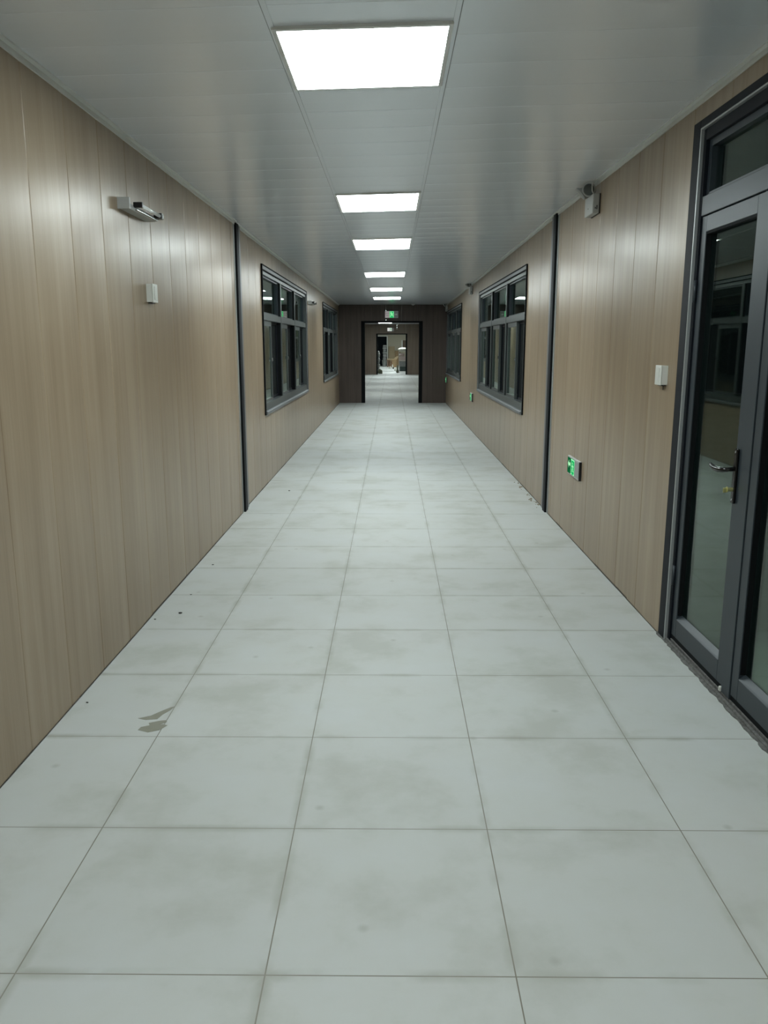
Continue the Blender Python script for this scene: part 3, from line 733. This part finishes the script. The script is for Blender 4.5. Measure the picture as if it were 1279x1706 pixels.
# ------------------------------------------------------------------ storage room contents (far away, small)
# plastic-wrapped upright bundle by the left jamb
bm = B()
for k in range(12):
    z = k * .092; lump(bm, (-.665 + .014 * math.sin(k * 2.1), 42.9, z + .06), (.060, .12, .075), k + 40, .12, 2)
tag(obj('wrapped_bundle', bm, 'grey_wrap', smooth=True, loc=(-.665, 42.9, 0)), 'tall plastic-wrapped bundle standing just inside the left jamb of the far opening', 'bundle')
tag(obj('dark_sack', lump(B(), (-.58, 42.50, .10), (.12, .16, .14), 77, .2, 2), 'olive', smooth=True, loc=(-.58, 42.50, 0)), 'dark slumped sack at the foot of the wrapped bundle', 'sack')
# stack of grey packs in the black doorway
zz = .42
tag(obj('grey_bin', tube(tube(B(), (-.50, 57.3, 0), (-.50, 57.3, .38), .12, .16, 20), (-.50, 57.3, .38), (-.50, 57.3, .42), .17, .17, 20), 'grey_wrap', smooth=False, loc=(-.5, 57.3, 0)), 'grey bin under the stacked packs in the black doorway', 'bin')
PL = ['lowest', 'second', 'third', 'fourth', 'fifth', 'topmost']
for k, h in enumerate((.20, .24, .16, .17, .17, .15)):
    o = obj('grey_pack', box(B(), -.61 + .02 * (k % 2), -.38 + .02 * (k % 3), 57.15, 57.5, zz, zz + h - .012, .055, 4), 'grey_wrap', smooth=True, loc=(-.5, 57.3, zz))
    tag(o, PL[k] + ' grey pack of the stack in the black doorway', 'pack', 'stacked grey packs'); zz += h - .011
# boards leaning on the back wall
def lean(name, x0, x1, y, h, m, lab, cat, dy=.25, t=.03):
    bm = B(); prism(bm, [(y, 0), (y + t, 0), (y + t + dy, h), (y + dy, h)], 'x', x0, x1); tag(obj(name, bm, m, loc=((x0+x1)/2, y, 0)), lab, cat)
lean('timber_board', -.20, .22, 57.6, 1.35, 'wood', 'tall tan board leaning on the beige wall', 'board')
lean('cardboard_sheet', .23, .62, 57.6, 1.05, 'card', 'shorter cardboard sheet leaning right of the tan board', 'cardboard')
r = thing('folding_table', 'low pale table with red-brown legs in the storage room', 'table', (0.0, 55.0, 0))
sub('tabletop', box(B(), -.32, .22, 54.7, 55.3, .50, .54, .005), 'wood', r)
for x in (-.26, .16):
    for y in (54.78, 55.2): sub('leg', tube(B(), (x, y, 0), (x, y, .50), .022), 'redwood', r)
for k, (x, h) in enumerate(((-.14, .44), (0.0, .40), (.10, .47))):
    tag(obj('wooden_crate', box(B(), x - .04, x + .04, 54.85 , 55.1, 0, h, .006), 'redwood', loc=(x, 54.97, 0)), ['left', 'middle', 'right'][k] + ' red-brown upright box under the low table', 'box', 'red-brown boxes under the table')
tag(obj('cardboard_box', box(B(), .02, .34, 54.35, 54.65, 0, .52, .004), 'card', loc=(.18, 54.5, 0)), 'brown cardboard box beside the metal rack', 'box')
bm = B(); prism(bm, [(.14, .52), (.34, .52), (.46, .70), (.40, .74), (.26, .66)], 'y', 54.4, 54.6)
tag(obj('cardboard_flap', bm, 'wood', loc=(.3, 54.5, .52)), 'bent tan sheet lying on the cardboard box', 'cardboard')
tag(obj('plastic_scrap', lump(B(), (-.10, 52.6, .03), (.10, .14, .045), 5, .3, 2), 'cloth', loc=(-.10, 52.6, 0)), 'flat white scrap on the floor before the low table', 'scrap')
tag(obj('plastic_scrap', lump(B(), (.06, 52.0, .10), (.045, .07, .14), 6, .3, 2), 'cloth', loc=(.06, 52.0, 0)), 'upright crumpled white scrap on the storage room floor', 'scrap')
tag(obj('plastic_scrap', lump(B(), (.215, 46.6, .09), (.05, .10, .12), 8, .3, 2), 'cloth', loc=(.215, 46.6, 0)), 'white scrap at the foot of the metal rack', 'scrap')
tag(obj('black_tin', tube(B(), (.12, 51.0, 0), (.12, 51.0, .09), .05, .045, 16), 'black', loc=(.12, 51, 0)), 'small black tin on the floor between white scraps', 'tin')
# metal rack on the right
r = thing('metal_rack', 'pale metal rack loaded with sheets and boxes inside the far opening', 'rack', (.63, 43.9, 0))
for x in (.40, .87):
    for y in (43.6, 44.2): sub('post', box(B(), x - .014, x + .014, y - .014, y + .014, 0, 1.17), 'plastic_grey', r)
for z in (.06, .63, 1.12): sub('shelf', box(B(), .414, .856, 43.586, 44.214, z, z + .03), 'plastic', r)
tag(obj('folded_sheet', lump(B(), (.62, 43.88, 1.235), (.27, .28, .085), 21, .1, 3), 'cloth', smooth=True, loc=(.62, 43.9, 1.15)), 'white sheet heaped on top of the metal rack', 'sheet')
tag(obj('cloth_bundle', lump(B(), (.55, 43.85, .95), (.14, .2, .085), 22, .12, 3), 'pink', smooth=True, loc=(.55, 43.85, .86)), 'pinkish cloth bundle on the middle of the rack', 'cloth')
tag(obj('flat_carton', box(B(), .43, .83, 43.65, 44.15, .661, .86, .004), 'pink', loc=(.63, 43.9, .661)), 'pinkish flat carton under the cloth bundle', 'box')
tag(obj('grey_crate', box(B(), .43, .84, 43.62, 44.15, .335, .60, .006), 'grey_wrap', loc=(.63, 43.9, .335)), 'grey crate on the dark green box in the rack', 'crate')
tag(obj('dark_green_box', box(B(), .43, .84, 43.62, 44.15, .091, .33, .006), 'dark_green', loc=(.63, 43.9, .091)), 'dark green box on the lowest rack shelf', 'box')
tag(obj('olive_sack', lump(lump(B(), (.315, 43.7, .10), (.065, .14, .13), 31, .15, 2), (.32, 43.75, .28), (.05, .12, .14), 32, .15, 2), 'olive', smooth=True, loc=(.315, 43.7, 0)), 'olive sack leaning against the left side of the metal rack', 'sack')
r = thing('notice_board', 'brown notice board with a pale left edge on the back wall', 'board', (.86, Y3, 1.15))
sub('panel', box(B(), .78, 1.08, Y3 - .03, Y3, 1.14, 1.76), 'board', r); sub('pale_edge', box(B(), .70, .779, Y3 - .03, Y3, 1.14, 1.78), 'white_trim', r)
